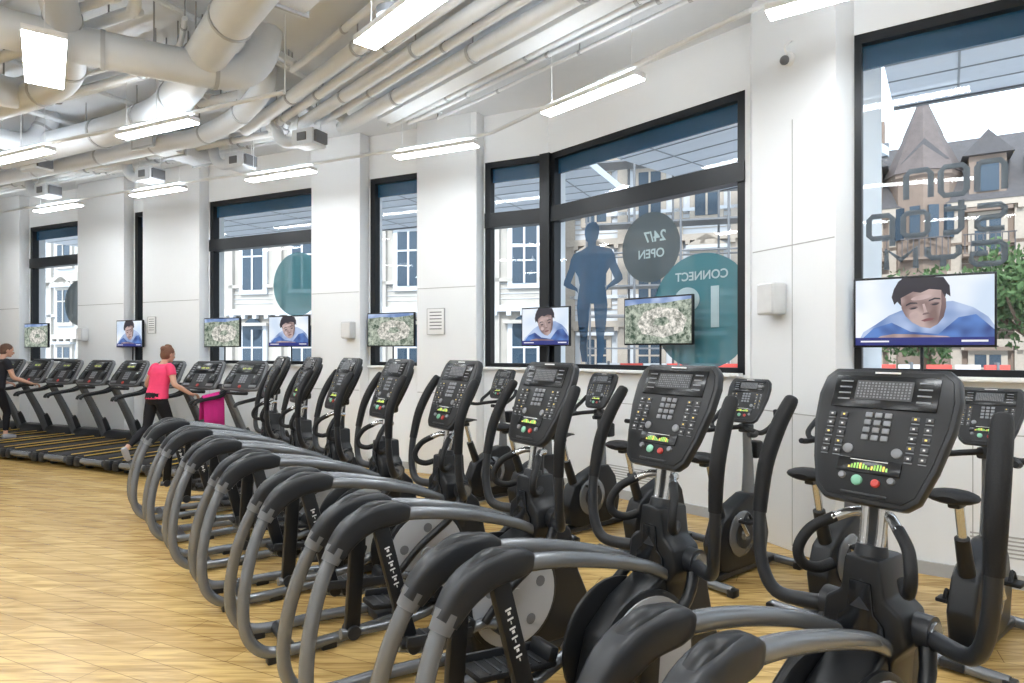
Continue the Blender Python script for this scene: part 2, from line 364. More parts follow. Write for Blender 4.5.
def tv(x,y,u,z,w,h,kind,sill=1.5):
    nrm=Vector((u.y,-u.x)); 
    if nrm.y>0: nrm=-nrm
    T=basis((x,y,z),(u.x,u.y,0),(nrm.x,nrm.y,0),(0,0,1))
    b=MB(); b.box((0,-.02,0),(w,.04,h),M_black,T=T,bev=.006); b.box((0,-.055,0),(w*.5,.04,h*.5),M_black,T=T,bev=.01)
    W=w-.03; H=h-.035
    def fl(poly,m,k): b.add([(max(-W/2,min(W/2,p[0]*W)),.001+.0006*k,max(-H/2,min(H/2,p[1]*H))) for p in poly],[list(range(len(poly)))],m,T)
    sq=[(-.5,-.5),(.5,-.5),(.5,.5),(-.5,.5)]
    if kind=='face':
        fl(sq,S_bg,0)
        fl([(-.47,-.42),(-.44,-.30),(-.34,-.18),(-.24,-.05),(-.10,.06),(.05,.12),(.22,.14),(.36,.04),(.46,-.10),(.5,-.22),(.5,-.42)],S_sh,1)
        fl([(-.46,-.42),(-.36,-.24),(-.22,-.16),(-.08,-.30),(.12,-.34),(.26,-.10),(.38,-.06),(.5,-.28),(.5,-.42)],S_blue,1.6)
        c,s_=math.cos(.22),math.sin(.22); hd=lambda P:[(.02+x*c-z*s_*.6, .06+x*s_*1.5+z*c) for x,z in P]
        fl(hd(el2(.0,.24,.19,.30)),S_hair,2); fl(hd([(-.21,.12),(-.215,.24),(-.18,.36),(-.1,.5),(.12,.5),(.19,.38),(.215,.24),(.20,.08),(.15,.2),(-.15,.2)]),S_hair,2.3)
        fl(hd([(-.15,.20),(-.165,.04),(-.15,-.08),(-.115,-.19),(-.06,-.28),(.0,-.32),(.06,-.28),(.115,-.19),(.15,-.06),(.165,.06),(.15,.20),(.07,.25),(.0,.22),(-.05,.26),(-.1,.23)]),S_skin,3)
        fl(hd([(.15,.20),(.165,.06),(.15,-.06),(.115,-.19),(.06,-.28),(.09,-.16),(.125,.0)]),S_shade,3.3)
        fl(hd(el2(-.09,-.09,.035,.05)),S_cheek,3.4); fl(hd(el2(.0,.15,.08,.035)),S_cheek,3.4)
        fl(hd([(-.13,.065),(-.09,.085),(-.04,.07),(-.045,.09),(-.09,.11),(-.125,.09)]),S_hair,4); fl(hd([(.04,.07),(.09,.085),(.13,.065),(.125,.09),(.09,.11),(.045,.09)]),S_hair,4)
        fl(hd(el2(-.08,.02,.034,.022)),S_shade,4.0); fl(hd(el2(.08,.02,.034,.022)),S_shade,4.0)
        fl(hd(el2(-.08,.012,.024,.012)),S_hair,4.3); fl(hd(el2(.08,.012,.024,.012)),S_hair,4.3)
        fl(hd([(-.05,-.185),(-.015,-.17),(.015,-.17),(.05,-.185),(.028,-.21),(-.028,-.21)]),S_lip,4); fl(hd([(-.03,-.11),(.03,-.11),(.018,-.085),(-.018,-.085)]),S_shade,3.7); fl(hd([(-.012,-.08),(.012,-.08),(.008,.05),(-.008,.05)]),S_cheek,3.8)
        fl([(-.36,-.42),(-.30,-.36),(-.2,-.33),(-.05,-.34),(.18,-.37),(.26,-.42)],S_skin,4.6)
        fl([(-.5,-.5),(.5,-.5),(.5,-.385),(-.5,-.385)],S_bar,5); fl([(-.46,-.455),(-.24,-.455),(-.24,-.43),(-.46,-.43)],S_txt,6); fl([(.28,-.455),(.46,-.455),(.46,-.425),(.28,-.425)],S_txt,6)
    else:
        fl(sq,S_aer,0); fl([(-.22,-.28),(-.3,-.05),(-.2,.2),(.02,.3),(.3,.24),(.44,.02),(.38,-.25),(.1,-.38)],S_sand,1); fl([(-.5,.36),(-.2,.40),(.1,.38),(.5,.44),(.5,.5),(-.5,.5)],S_sh,2); fl([(-.06,-.08),(.0,.06),(.14,.08),(.2,-.04),(.1,-.12)],S_aer,2)
    b.cyl((0,-.07,.0),(0,-.07,sill-z+.018),.012,M_dark,seg=10,T=T); b.box((0,-.09,sill-z+.024),(.16,.08,.012),M_dark,T=T)
    b.obj('window_television')
def at(T,s,y):
    p=T@Vector((s,y,0)); return p.x,p.y
x,y=at(T1,.545,-.17); tv(x,y,u1,2.045,.92,.55,'face',1.53)
x,y=at(TR,1.86,-.17); tv(x,y,uR,2.07,.9,.53,'aerial')
tv(.42,8.17,Vector((.80,-.60)).normalized(),2.05,.74,.50,'face')
for s_,k,w,yo in ((2.43,'aerial',.84,-.16),(4.42,'face',.86,-.16),(5.93,'aerial',.86,-.16),(8.20,'face',.74,-.27),(11.35,'aerial',.84,-.16)):
    x,y=at(TL,s_,yo); tv(x,y,-uL,2.05,w,.5,k)

# ------------------------------------------------------------------ elliptical trainer
def console(b,T):
    hw=[(.20,.25),(.235,.215),(.25,.14),(.245,.03),(.215,-.12),(.18,-.235),(.14,-.27)]
    poly=[(x,z) for x,z in hw]+[(-x,z) for x,z in hw[::-1]]
    b.prism(poly,-.045,.0,M_dark,T,bev=.012)
    b.prism([(x*.82,z*.8) for x,z in poly],-.085,-.04,M_black,T,bev=.015)
    b.prism([(x*.93,z*.935) for x,z in poly],-.002,.004,M_black,T,bev=.002)
    b.box((0,.15,.006),(.37,.13,.008),M_gloss,T=T,bev=.003)
    b.box((0,.157,.011),(.20,.075,.003),M_keyd,T=T)
    for i in range(16):
        for j in range(6): b.box((-.09+.012*i,.129+.011*j,.0130),(.006,.006,.002),M_key if (i*7+j*3)%4 else M_mid,T=T)
    for sx in (-1,1):
        for j in range(4): b.box((sx*.14,.19-.024*j,.011),(.045,.005,.003),M_key,T=T)
    b.box((0,.229,.006),(.09,.007,.003),M_mark,T=T)
    for sx in (-1,1):
        for j in range(5):
            for c in range(2):
                b.box((sx*(.125+.045*c),.055-.036*j,.007),(.026,.017,.006),M_keyd,T=T,bev=.002)
                b.box((sx*(.125+.045*c),.055-.036*j,.0105),(.007,.006,.002),M_amber if (j+c)%3==0 else M_mark,T=T)
                b.box((sx*(.125+.045*c),.040-.036*j,.005),(.026,.003,.002),M_key,T=T)
    for i in range(3):
        for j in range(4): b.box((-.034+.034*i,.06-.029*j,.008),(.025,.020,.007),M_key,T=T,bev=.003)
    for sx in (-1,1): b.lathe([(.018,0),(.018,.007),(.013,.01)],(sx*.085,-.075,.003),(0,0,1),M_key,seg=16,T=T)
    b.box((0,-.135,.007),(.22,.055,.007),M_gloss,T=T,bev=.003)
    for i in range(14):
        hh=.008+.014*abs(math.sin(i*.45)); b.box((-.065+.010*i,-.148+hh/2,.0115),(.006,hh,.002),M_green if i%4 else M_amber,T=T)
    b.box((0,-.115,.0115),(.13,.003,.002),M_mark,T=T)
    b.lathe([(.019,0),(.019,.008),(.014,.012)],(-.03,-.19,.003),(0,0,1),M_grn,seg=18,T=T)
    b.lathe([(.015,0),(.015,.008),(.011,.012)],(.035,-.193,.003),(0,0,1),M_red,seg=18,T=T)
    b.lathe([(.013,0),(.013,.008),(.010,.012)],(-.085,-.178,.003),(0,0,1),M_key,seg=14,T=T); b.lathe([(.013,0),(.013,.008),(.010,.012)],(.085,-.178,.003),(0,0,1),M_key,seg=14,T=T)
    b.box((0,-.238,.006),(.16,.010,.008),M_dark,T=T,bev=.003)
def elliptical():
    b=MB()
    ph=[.10,-.10]
    for i,s in enumerate((1,-1)):
        a=ph[i]
        path=[(-.05,.70,.07),(-.25,.80,.09),(-.55,.89,.105),(-.85,.945,.11),(-1.08,.945,.115),(-1.25,.86,.12),(-1.35,.68,.14),(-1.41,.44,.165),(-1.415,.23,.18),(-1.35,.10,.185),(-1.22,.05,.185),(-.88,.045,.18),(-.4,.045,.11)]
        P=[(x,s*y,z) for x,z,y in path]
        b.tube(P,[.029,.030,.031]+[.033]*10,M_silver,seg=12,sub=6,ref=(0,1,0),flat=.95,sq=.12)
        Q=[(x,s*y,z) for x,z,y in [(-.91,.953,.111),(-.97,.965,.112),(-1.09,.960,.115),(-1.20,.91,.118),(-1.28,.82,.125)]]
        b.tube(Q,[.038,.055,.060,.059,.046],M_dark,seg=20,sub=4,ref=(0,1,0),flat=.86,sq=.5)
        Q2=[(x,s*y,z) for x,z,y in [(-.98,.982,.112),(-1.09,.980,.115),(-1.19,.935,.118)]]
        b.tube(Q2,[.040,.053,.042],M_black,seg=16,sub=4,ref=(0,1,0),flat=.68,sq=.5)
        b.tube([(-1.262,s*.123,.85),(-1.30,s*.128,.79)],[.050,.042],M_mid,seg=16,sub=1,ref=(0,1,0),flat=.9)
        t0=Vector((-1.06,s*.125,.93)); t1=Vector((-1.00-a*.9,s*.15,.33))
        dd=(t1-t0).normalized(); sd=Vector((0,1,0)); fw=sd.cross(dd).normalized(); sd=dd.cross(fw)
        TT=basis(t0,fw,sd,dd); ln=(t1-t0).length
        b.box((0,0,ln/2),(.078,.042,ln),M_black,T=TT,bev=.01)
        for k in range(6):
            b.box((.0,s*.0215,.12+k*.036),(.026,.002,.007),M_mark,T=TT); b.box((.0,s*.0215,.134+k*.036),(.004 if k%2 else .012,.002,.012),M_mark,T=TT)
        b.box((-.0395,0,ln*.4),(.002,.02,ln*.5),M_silver,T=TT)
        b.cyl((t1.x,s*.11,t1.z),(t1.x,s*.20,t1.z),.035,M_dark)
        cx=-.27+.17*math.cos(R(40)+(0 if s>0 else math.pi)); cz=.40+.17*math.sin(R(40)+(0 if s>0 else math.pi))
        b.tube([(t1.x-.06,s*.145,t1.z),(-.75,s*.15,.30+a*.2),(-.5,s*.155,.36+a*.3),(cx,s*.175,cz)],[.026,.03,.028,.026],M_silver,seg=10,sub=4)
        b.cyl((cx,s*.13,cz),(cx,s*.205,cz),.036,M_dark)
        fz=.385+a*.35
        b.box((-.80,s*.17,fz),(.40,.15,.03),M_rub,rot=(0,6,0),bev=.012)
        b.box((-.62,s*.17,fz+.02),(.05,.15,.07),M_black,rot=(0,20,0),bev=.015)
        b.box((-.80,s*.25,fz+.02),(.36,.016,.05),M_dark,rot=(0,6,0),bev=.006)
        for k in range(6): b.box((-.94+.05*k,s*.17,fz+.017+.005*(2.5-k)*.9),(.012,.13,.006),M_dark,rot=(0,6,0))
        b.box((-.80,s*.155,fz-.04),(.12,.06,.06),M_black,bev=.01)
        b.lathe([(.285,0),(.295,.008),(.295,.022),(.28,.03)],(-.27,s*.09,.41),(0,s,0),M_black,seg=40)
        b.lathe([(.274,.02),(.270,.036),(.10,.042),(.07,.036),(.045,.036),(.045,.05)],(-.27,s*.09,.41),(0,s,0),M_disc,seg=40)
        for k in range(5):
            an=2*math.pi*k/5+.3; b.lathe([(.030,.038),(.030,.043)],(-.27+.175*math.cos(an),s*.09,.41+.175*math.sin(an)),(0,s,0),M_mid,seg=14)
        of=.10 if s>0 else -.05
        arm=[(-.02,s*.13,.80),(-.06,s*.23,.79),(-.12,s*.33,.81),(-.16+of*.3,s*.385,.91),(-.17+of*.6,s*.41,1.08),(-.15+of*.9,s*.415,1.28),(-.09+of,s*.405,1.43),(-.02+of,s*.39,1.54)]
        b.tube(arm,[.032,.030,.027,.025,.024,.023,.023,.023],M_dark,seg=12,sub=5)
        g=[(-.17+of*.62,s*.411,1.10),(-.15+of*.9,s*.416,1.28),(-.09+of,s*.406,1.43),(-.022+of,s*.391,1.535),(-.01+of,s*.388,1.555)]
        b.tube(g,[.027,.031,.032,.029,.017],M_rub,seg=14,sub=5)
        b.cyl((-.02,s*.08,.80),(-.02,s*.185,.80),.058,M_dark,seg=20); b.cyl((-.02,s*.185,.80),(-.02,s*.195,.80),.042,M_silver,seg=20)
        b.tube([(-.02,s*.16,.80),(-.12,s*.2,.66),(-.36,s*.205,.5),(-.5,s*.175,.37+a*.3)],[.028,.026,.024,.022],M_black,seg=10,sub=4)
        b.tube([(.0,s*.035,1.16),(-.06,s*.07,1.165),(-.11,s*.115,1.14)],.018,M_chrome,seg=10,sub=4)
        b.tube([(-.10,s*.108,1.145),(-.16,s*.165,1.10),(-.20,s*.19,1.03),(-.19,s*.18,.975),(-.14,s*.15,.955),(-.09,s*.12,.97)],.020,M_rub,seg=10,sub=5)
    poly=[(-.50,.10),(-.53,.28),(-.46,.52),(-.32,.64),(-.12,.74),(.06,.79),(.16,.70),(.22,.45),(.36,.16),(.34,.07),(-.46,.07)]
    b.prism(poly,-.09,.09,M_black,XZ(0),bev=.02,seg=3)
    sh=[(-.06,1.03),(-.075,.90),(-.13,.86),(-.145,.76),(-.10,.70),(-.085,.45),(.085,.45),(.10,.70),(.145,.76),(.13,.86),(.075,.90),(.06,1.03)]
    YZ=basis((-.11,0,0),(0,-1,0),(0,0,1),(-1,0,0))
    b.prism(sh,-.16,.02,M_black,YZ,bev=.014)
    b.prism([(x*.6,.62+(z-.62)*.8) for x,z in sh],.02,.032,M_gloss,YZ,bev=.005)
    for s in (-1,1): b.tube([(-.09,s*.025,.95),(-.05,s*.028,1.08),(-.03,s*.03,1.2),(-.005,s*.03,1.34)],.018,M_chrome,seg=12,sub=4)
    b.tube([(-.03,0,.9),(-.02,0,1.08),(.0,0,1.3)],[.05,.035,.03],M_dark,seg=14,sub=4)
    b.tube([(-.075,0,.85),(-.06,0,1.0),(-.052,0,1.06)],[.075,.06,.05],M_dark,seg=14,sub=4)
    b.box((.0,0,1.28),(.08,.16,.07),M_dark,bev=.02)
    b.box((-.1,0,.05),(1.0,.16,.06),M_dark,bev=.012)
    b.tube([(.38,-.33,.04),(.38,.33,.04)],.036,M_silver,seg=12,sub=1); b.box((.38,-.33,.03),(.09,.06,.06),M_black,bev=.01); b.box((.38,.33,.03),(.09,.06,.06),M_black,bev=.01)
    b.tube([(-1.16,-.18,.05),(-1.16,.18,.05)],.03,M_black,seg=10,sub=1)
    for s in (1,-1):
        b.box((-.95,s*.185,.018),(.09,.06,.036),M_black,bev=.008); b.box((-1.26,s*.185,.02),(.08,.06,.04),M_black,bev=.008)
    t=R(24); Tc_=basis((-.02,.0,1.458),(0,-1,0),(math.sin(t),0,math.cos(t)),(-math.cos(t),0,math.sin(t)))
    console(b,Tc_@Matrix.Scale(.98,4))
    return b.mesh('elliptical_trainer')
me=elliptical()
for k in range(8):
    dd=2.3+.72*k; place(me,'elliptical_trainer',(3.16-.8*dd,dd,0),35)

# ------------------------------------------------------------------ upright bike
def bike():
    b=MB()
    poly=[(-.42,.10),(-.46,.28),(-.38,.46),(-.22,.55),(-.02,.62),(.10,.62),(.20,.5),(.26,.28),(.22,.10),(.1,.06),(-.3,.06)]
    b.prism(poly,-.07,.07,M_black,XZ(0),bev=.02,seg=3)
    for i,s in enumerate((1,-1)):
        b.lathe([(.17,0),(.175,.01),(.16,.022),(.05,.03),(.04,.05)],(-.15,s*.07,.34),(0,s,0),M_silver,seg=32)
        b.lathe([(.11,.022),(.11,.032)],(-.15,s*.07,.34),(0,s,0),M_dark,seg=24)
        a=R(-50) if s>0 else R(130); px=-.15+.17*math.cos(a); pz=.34+.17*math.sin(a)
        b.tube([(-.15,s*.12,.34),(px,s*.13,pz)],[.018,.014],M_chrome,seg=8,sub=1)
        b.box((px,s*.19,pz),(.10,.10,.025),M_rub,bev=.008); b.tube([(px-.04,s*.19,pz+.01),(px,s*.19,pz+.06),(px+.05,s*.19,pz+.01)],.012,M_rub,seg=6,sub=3)
        b.tube([(.0,s*.02,1.14),(-.06,s*.10,1.13),(-.10,s*.20,1.12),(-.06,s*.25,1.16),(.03,s*.25,1.22),(.08,s*.22,1.28)],.019,M_rub,seg=10,sub=5)
        b.tube([(-.08,s*.16,1.12),(-.18,s*.2,1.11),(-.26,s*.2,1.12)],.019,M_rub,seg=10,sub=4)
    b.tube([(.06,0,.55),(.06,0,.85),(.04,0,1.1),(.03,0,1.25)],[.055,.04,.032,.03],M_silver,seg=12,sub=4)
    b.box((.03,0,1.13),(.08,.1,.07),M_dark,bev=.015)
    b.tube([(-.32,0,.45),(-.42,0,.70)],[.045,.038],M_black,seg=12,sub=1); b.tube([(-.40,0,.66),(-.47,0,.90)],[.024,.024],M_chrome,seg=12,sub=1)
    sp=[(-.66,0,.95),(-.62,0,.955),(-.54,0,.955),(-.46,0,.952),(-.38,0,.95),(-.33,0,.945)]
    b.tube(sp,[.05,.115,.125,.08,.04,.02],M_rub,seg=16,sub=4,ref=(0,0,1),flat=.32)
    b.box((-.5,0,.905),(.12,.06,.04),M_dark,bev=.01)
    b.box((-.1,0,.045),(1.0,.12,.05),M_dark,bev=.012)
    for x in (-.55,.38):
        b.tube([(x,-.25,.04),(x,.25,.04)],.034,M_silver,seg=10,sub=1)
        for s in (1,-1): b.box((x,s*.25,.028),(.08,.06,.056),M_black,bev=.01)
    b.box((.16,0,.95),(.1,.1,.14),M_black,bev=.02)
    t=R(26); T=basis((.03,0,1.36),(0,-1,0),(math.sin(t),0,math.cos(t)),(-math.cos(t),0,math.sin(t)))
    console(b,T@Matrix.Scale(.72,4))
    return b.mesh('exercise_bike')
me=bike()
for k in range(7):
    dd=3.83+.623*k; place(me,'exercise_bike',(5.90-.8*dd,dd,0),38.7)

# ------------------------------------------------------------------ treadmill
def treadmill():
    b=MB()
    b.box((-.28,0,.15),(1.55,.50,.05),M_belt,bev=.01); b.box((-.28,0,.10),(1.6,.6,.08),M_dark,bev=.01)
    for s in (1,-1):
        b.box((-.30,s*.35,.135),(1.66,.13,.10),M_dark,bev=.02); b.box((-.30,s*.35,.188),(1.6,.09,.012),M_rub,bev=.003)
        b.box((-.30,s*.4165,.12),(1.5,.003,.03),M_yel)  # golden reflection along the deck side, put in as colour
        b.box((-.30,s*.29,.196),(1.5,.022,.008),M_yel)  # same painted reflection along the inner rail edge
        b.box((-1.08,s*.35,.10),(.12,.14,.12),M_black,bev=.03)
        b.box((.55,s*.33,.05),(.14,.1,.1),M_black,bev=.01); b.box((-.95,s*.33,.045),(.08,.08,.09),M_black,bev=.01)
        b.tube([(.50,s*.40,.14),(.34,s*.405,.55),(.12,s*.41,1.0),(.0,s*.40,1.22)],[.055,.05,.045,.04],M_silver,seg=12,sub=4,ref=(0,1,0),flat=.6)
        b.tube([(.54,s*.40,.12),(.44,s*.402,.42),(.40,s*.403,.52)],[.065,.062,.05],M_black,seg=12,sub=4,ref=(0,1,0),flat=.7)
        b.tube([(.05,s*.40,1.12),(-.08,s*.40,1.06),(-.30,s*.40,1.03),(-.48,s*.40,1.0),(-.52,s*.40,.95)],[.035,.03,.026,.026,.02],M_black,seg=10,sub=4)
    b.tube([(-1.1,-.25,.13),(-1.1,.25,.13)],.045,M_silver,seg=12,sub=1)
    hood=[(.38,.10),(.36,.20),(.46,.30),(.60,.31),(.68,.24),(.72,.10)]
    b.prism(hood,-.40,.40,M_black,XZ(0),bev=.02)
    b.tube([(.0,-.40,1.20),(-.02,0,1.17),(.0,.40,1.20)],.04,M_dark,seg=10,sub=4)
    b.tube([(-.12,-.20,1.12),(-.16,0,1.12),(-.12,.20,1.12)],.024,M_rub,seg=10,sub=4)
    t=R(32); T=basis((.03,0,1.38),(0,-1,0),(math.sin(t),0,math.cos(t)),(-math.cos(t),0,math.sin(t)))
    pl=[(.28,.24),(.34,.18),(.39,-.10),(.37,-.22),(.32,-.25)]; poly=pl+[(-x,z) for x,z in pl[::-1]]
    b.prism(poly,-.05,0,M_mid,T,bev=.015); b.prism([(x*.7,z*.8) for x,z in poly],-.10,-.04,M_black,T,bev=.02)
    b.prism([(x*.93,z*.92) for x,z in poly],-.001,.005,M_black,T)
    b.box((0,.10,.008),(.44,.16,.008),M_gloss,T=T,bev=.003); b.box((0,.11,.013),(.2,.08,.002),M_keyd,T=T)
    for i in range(12): b.box((-.09+.016*i,.10,.0145),(.006,.02+.012*math.sin(i),.002),M_green if i%3 else M_amber,T=T)
    for i in range(3):
        for j in range(4): b.box((-.05+.05*i,-.02-.035*j,.009),(.036,.024,.006),M_key,T=T)
    for s in (1,-1):
        b.box((s*.25,-.08,.008),(.13,.15,.008),M_gloss,T=T,bev=.01); b.box((s*.25,-.19,.008),(.14,.04,.01),M_mid,T=T,bev=.01)
        for j in range(5): b.box((s*.27,.17-.04*j,.008),(.05,.016,.005),M_key,T=T)
    b.lathe([(.025,0),(.022,.015)],(0,-.2,.003),(0,0,1),M_red,seg=16,T=T)
    return b.mesh('treadmill')
me=treadmill()
fT=Vector((.430,.903)).normalized(); tang=math.degrees(math.atan2(fT.y,fT.x))
TMX=[]
for j in range(-1,8):
    p=Vector((-4.79,10.12))+uL*(.89*j-.14)-oL*.24; TMX.append(p); place(me,'treadmill',(p.x,p.y,0),tang)

# ------------------------------------------------------------------ ceiling services
def duct(name,pts,r,m=M_duct,flange=.9,sub=6,seg=20,fl=True,flr=1.07):
    b=MB(); b.tube(pts,r,m,seg=seg,sub=sub)
    if fl:
        P=[Vector(p) for p in cat(pts,sub)]; acc=0
        for i in range(len(P)-1):
            d=P[i+1]-P[i]; acc+=d.length
            if acc>flange:
                acc=0; dn=d.normalized(); c=P[i+1]; b.cyl(tuple(c-dn*.018),tuple(c+dn*.018),r*flr,M_rib,seg=seg)
    P=[Vector(p) for p in cat(pts,3)]; top=[p for p in P if p.z+r<CZ-.05]
    for c in top[::3]: b.cyl((c.x,c.y,c.z+r*.9),(c.x,c.y,CZ),.008,M_hang,seg=6)
    return b.obj(name)
def lp(X,a,z): return (X,a-.476*X,z)
duct('ventilation_duct',[lp(-12,5.75,4.55),lp(-8,5.75,4.55),lp(-5.6,5.75,4.55),(-4.6,7.85,4.55),(-3.9,7.3,4.55),(-3.0,6.2,4.55),(-2.2,5.2,4.55),(-1.2,4.0,4.55)],.18,sub=5)
duct('ventilation_duct',[lp(-11,4.45,4.5),lp(-7,4.45,4.5),lp(-5.2,4.45,4.5),(-4.5,6.45,4.5),(-4.0,5.75,4.55),(-3.4,4.7,4.6),(-2.6,3.4,4.6)],.14)
duct('ventilation_duct',[(-7.6,4.6,4.5),(-6.2,5.2,4.5),(-5.55,5.9,4.5),(-5.4,6.8,4.5),(-5.35,7.2,4.7),(-5.3,7.4,5.0)],.16)
duct('ventilation_duct',[lp(-13,6.6,4.62),lp(-9,6.6,4.62),lp(-5,6.6,4.62),lp(-4.2,6.6,4.62),(-3.4,7.9,4.62),(-2.9,7.4,4.75),(-2.8,7.3,5.0)],.12)
duct('ventilation_duct',[(-5.3,4.6,4.42),(-4.4,5.2,4.42),(-3.3,5.9,4.42),(-2.75,6.3,4.48),(-2.55,6.45,4.7),(-2.5,6.5,5.0)],.16)
duct('ventilation_duct',[(-7.4,7.2,4.5),(-6.8,8.0,4.5),(-6.5,8.5,4.5),(-6.4,8.7,4.7),(-6.35,8.8,5.0)],.13)
duct('ventilation_duct',[(-9.4,8.2,4.55),(-8.9,9.0,4.55),(-8.5,9.7,4.55),(-8.4,9.9,4.7),(-8.35,10.0,5.0)],.12)
for a,z,r in ((7.0,4.80,.05),(7.2,4.72,.045),(7.45,4.78,.06),(7.75,4.82,.035),(7.9,4.86,.025),(6.2,4.86,.05),(6.35,4.9,.03),(5.2,4.84,.06),(4.95,4.7,.04),(4.75,4.74,.025),(4.0,4.7,.05),(3.7,4.66,.04),(3.3,4.7,.06)):
    duct('ceiling_pipe',[lp(-12.5,a,z),lp(-7,a,z),lp(-3.6,a,z),lp(-3.3,a,z),(-2.95,a+1.571-.55,z)],r,M_pipe,flange=1.3,seg=10,flr=1.25)
for x0,y0,z,r in ((-7.3,6.5,4.9,.035),(-6.0,6.0,4.93,.03),(-4.9,5.6,4.9,.045),(-9.0,7.0,4.92,.04),(-3.6,5.0,4.93,.03)):
    duct('ceiling_pipe',[(x0,y0,z),(x0+.86,y0+1.8,z),(x0+1.3,y0+2.7,z)],r,M_pipe,flange=1.0,seg=8,sub=1,flr=1.3)
base=Vector((-2.95,9.35))
for i,(off,z,r) in enumerate(((-.95,4.72,.075),(-.72,4.74,.05),(-.50,4.72,.07),(-.27,4.75,.045),(-.05,4.70,.085),(.52,4.78,.04),(.66,4.78,.03),(.95,4.84,.022),(-1.15,4.80,.035))):
    p=base+oR*off; q=p+uR*9.5; s0=.25*i
    p=p+uR*(s0+.3)
    duct('ceiling_pipe',[(p.x-.25,p.y+.1,CZ-.02),(p.x-.05,p.y+.03,z+.05),(p.x+.1,p.y-.1,z),((p.x+q.x)/2,(p.y+q.y)/2,z),(q.x,q.y,z)],r,M_pipe,flange=1.0,seg=12,sub=3,flr=1.15)
b=MB(); Tt=basis((-1.75,8.3,4.66),(uR.x,uR.y,0),(oR.x,oR.y,0),(0,0,1))
b.box((4.2,0,0),(8.0,.2,.012),M_pipe,T=Tt)
for s in (1,-1): b.box((4.2,s*.1,.03),(8.0,.012,.07),M_pipe,T=Tt)
for k in range(7): b.cyl((.5+k*1.2,.09,0),(.5+k*1.2,.09,.33),.006,M_hang,seg=6,T=Tt)
b.obj('cable_tray')
def rduct(x,y,z,l,w,h,rz):
    b=MB(); T=Matrix.Translation((x,y,z))@Matrix.Rotation(R(rz),4,'Z')
    b.box((0,0,0),(l,w,h),M_duct,T=T,bev=.01)
    n=max(2,int(l/.5))
    for k in range(n+1): b.box((-l/2+.02+(l-.04)*k/n,0,0),(.03,w+.05,h+.05),M_rib,T=T)
    for k in (-.35,.35):
        for s in (1,-1): b.cyl((k*l,s*w*.5,0),(k*l,s*w*.5,CZ-z-.001),.006,M_hang,seg=6,T=T)
    b.obj('rectangular_duct')
rduct(-1.55,4.75,4.76,1.3,.6,.34,-48); rduct(-8.6,8.6,4.6,1.6,.5,.32,-25); rduct(-4.9,9.3,4.72,1.0,.42,.3,64)
for (x,y) in ((-5.6,9.9),(-3.9,9.2),(-7.9,10.9),(-2.6,8.2),(-6.9,9.3)):
    b=MB(); T=Matrix.Translation((x,y,4.45))@Matrix.Rotation(R(-25),4,'Z')
    b.box((0,0,0),(.34,.26,.2),M_duct,T=T,bev=.01); b.box((.19,0,0),(.05,.2,.14),M_mid,T=T); b.box((0,-.135,0),(.14,.02,.1),M_mid,T=T)
    b.tube([(-.17,0,0),(-.4,.02,.02),(-.55,.02,.15),(-.6,.02,.5)],.075,M_duct,seg=12,sub=4,T=T); b.cyl((.1,.1,.1),(.1,.1,.5),.006,M_pipe,seg=6,T=T); b.cyl((-.1,-.1,.1),(-.1,-.1,.5),.006,M_pipe,seg=6,T=T)
    b.obj('air_terminal_box')
for (x,y,z) in ((-.93,4.95,4.35),(1.1,5.3,4.75)):
    b=MB(); b.lathe([(.10,0),(.12,.02),(.12,.08),(.07,.10)],(x,y,z-.05),(0,0,1),M_mid,seg=24); b.lathe([(.09,0),(.05,-.012)],(x,y,z-.05),(0,0,1),M_white,seg=24)
    b.cyl((x,y,z),(x,y,CZ),.012,M_pipe,seg=8); b.obj('ceiling_loudspeaker')

ZL=4.15
def lamp(x,y,u,l=1.2,w=.15,z=ZL,up=True):
    b=MB(); T=basis((x,y,z),(u[0],u[1],0),(-u[1],u[0],0),(0,0,1))
    b.box((0,0,.03),(l,w,.05),M_white,T=T,bev=.006); b.box((0,0,.0),(l-.02,w-.012,.014),M_lamp,T=T)
    if up: b.box((0,0,.058),(l-.1,w*.6,.006),M_addup,T=T)  # added upward-glowing strip, lights the ceiling
    for s in (-.42,.42): b.cyl((s*l,0,.05),(s*l,0,CZ-z),.004,M_pipe,seg=6,T=T)
    b.obj('linear_ceiling_lamp')
UL=(uL.x,uL.y); UR=(uR.x,uR.y); U1=(u1.x,u1.y)
lamp(.735,6.08,UR,1.2); lamp(-.93,7.75,UL,1.15); lamp(-3.2,8.83,UL,1.2); lamp(-5.4,9.75,UL,1.15); lamp(-7.7,10.85,UL,1.2); lamp(-10.3,12.1,UL,1.2)
lamp(-3.88,6.98,UL,1.2); lamp(-6.1,7.95,UL,1.2); lamp(-8.4,9.0,UL,1.2)
lamp(-.72,4.55,UR,1.35,.2); lamp(-3.74,5.12,(-.59,.81),1.1,.28,4.05,False); lamp(2.35,4.25,U1,1.25,.16)
for x,y in ((-2.0,2.2),(.4,1.2),(2.8,2.0),(-6.5,3.6),(-9.5,5.6),(-4.5,.2),(-8.0,1.0),(-1,-2),(3,-2),(-5,-3),(5.2,.2),(-11,3),(-4.3,2.6),(-2.2,-.4)):
    lamp(x,y,UR,1.4,.2)
b=MB(); rail=[(-12.3,13.0),(-7.7,10.85),(-5.4,9.75),(-3.2,8.83),(-.93,7.75),(-.25,7.38),(.735,6.08),(1.75,4.72),(2.35,4.25),(4.0,3.1)]
for p,q in zip(rail,rail[1:]): b.cyl((*p,ZL+.1),(*q,ZL+.1),.022,M_pipe,seg=8)
b.obj('lamp_mounting_rail')
b=MB(); rail=[(-10.5,9.95),(-6.1,7.95),(-3.88,6.98),(-2.2,6.2)]
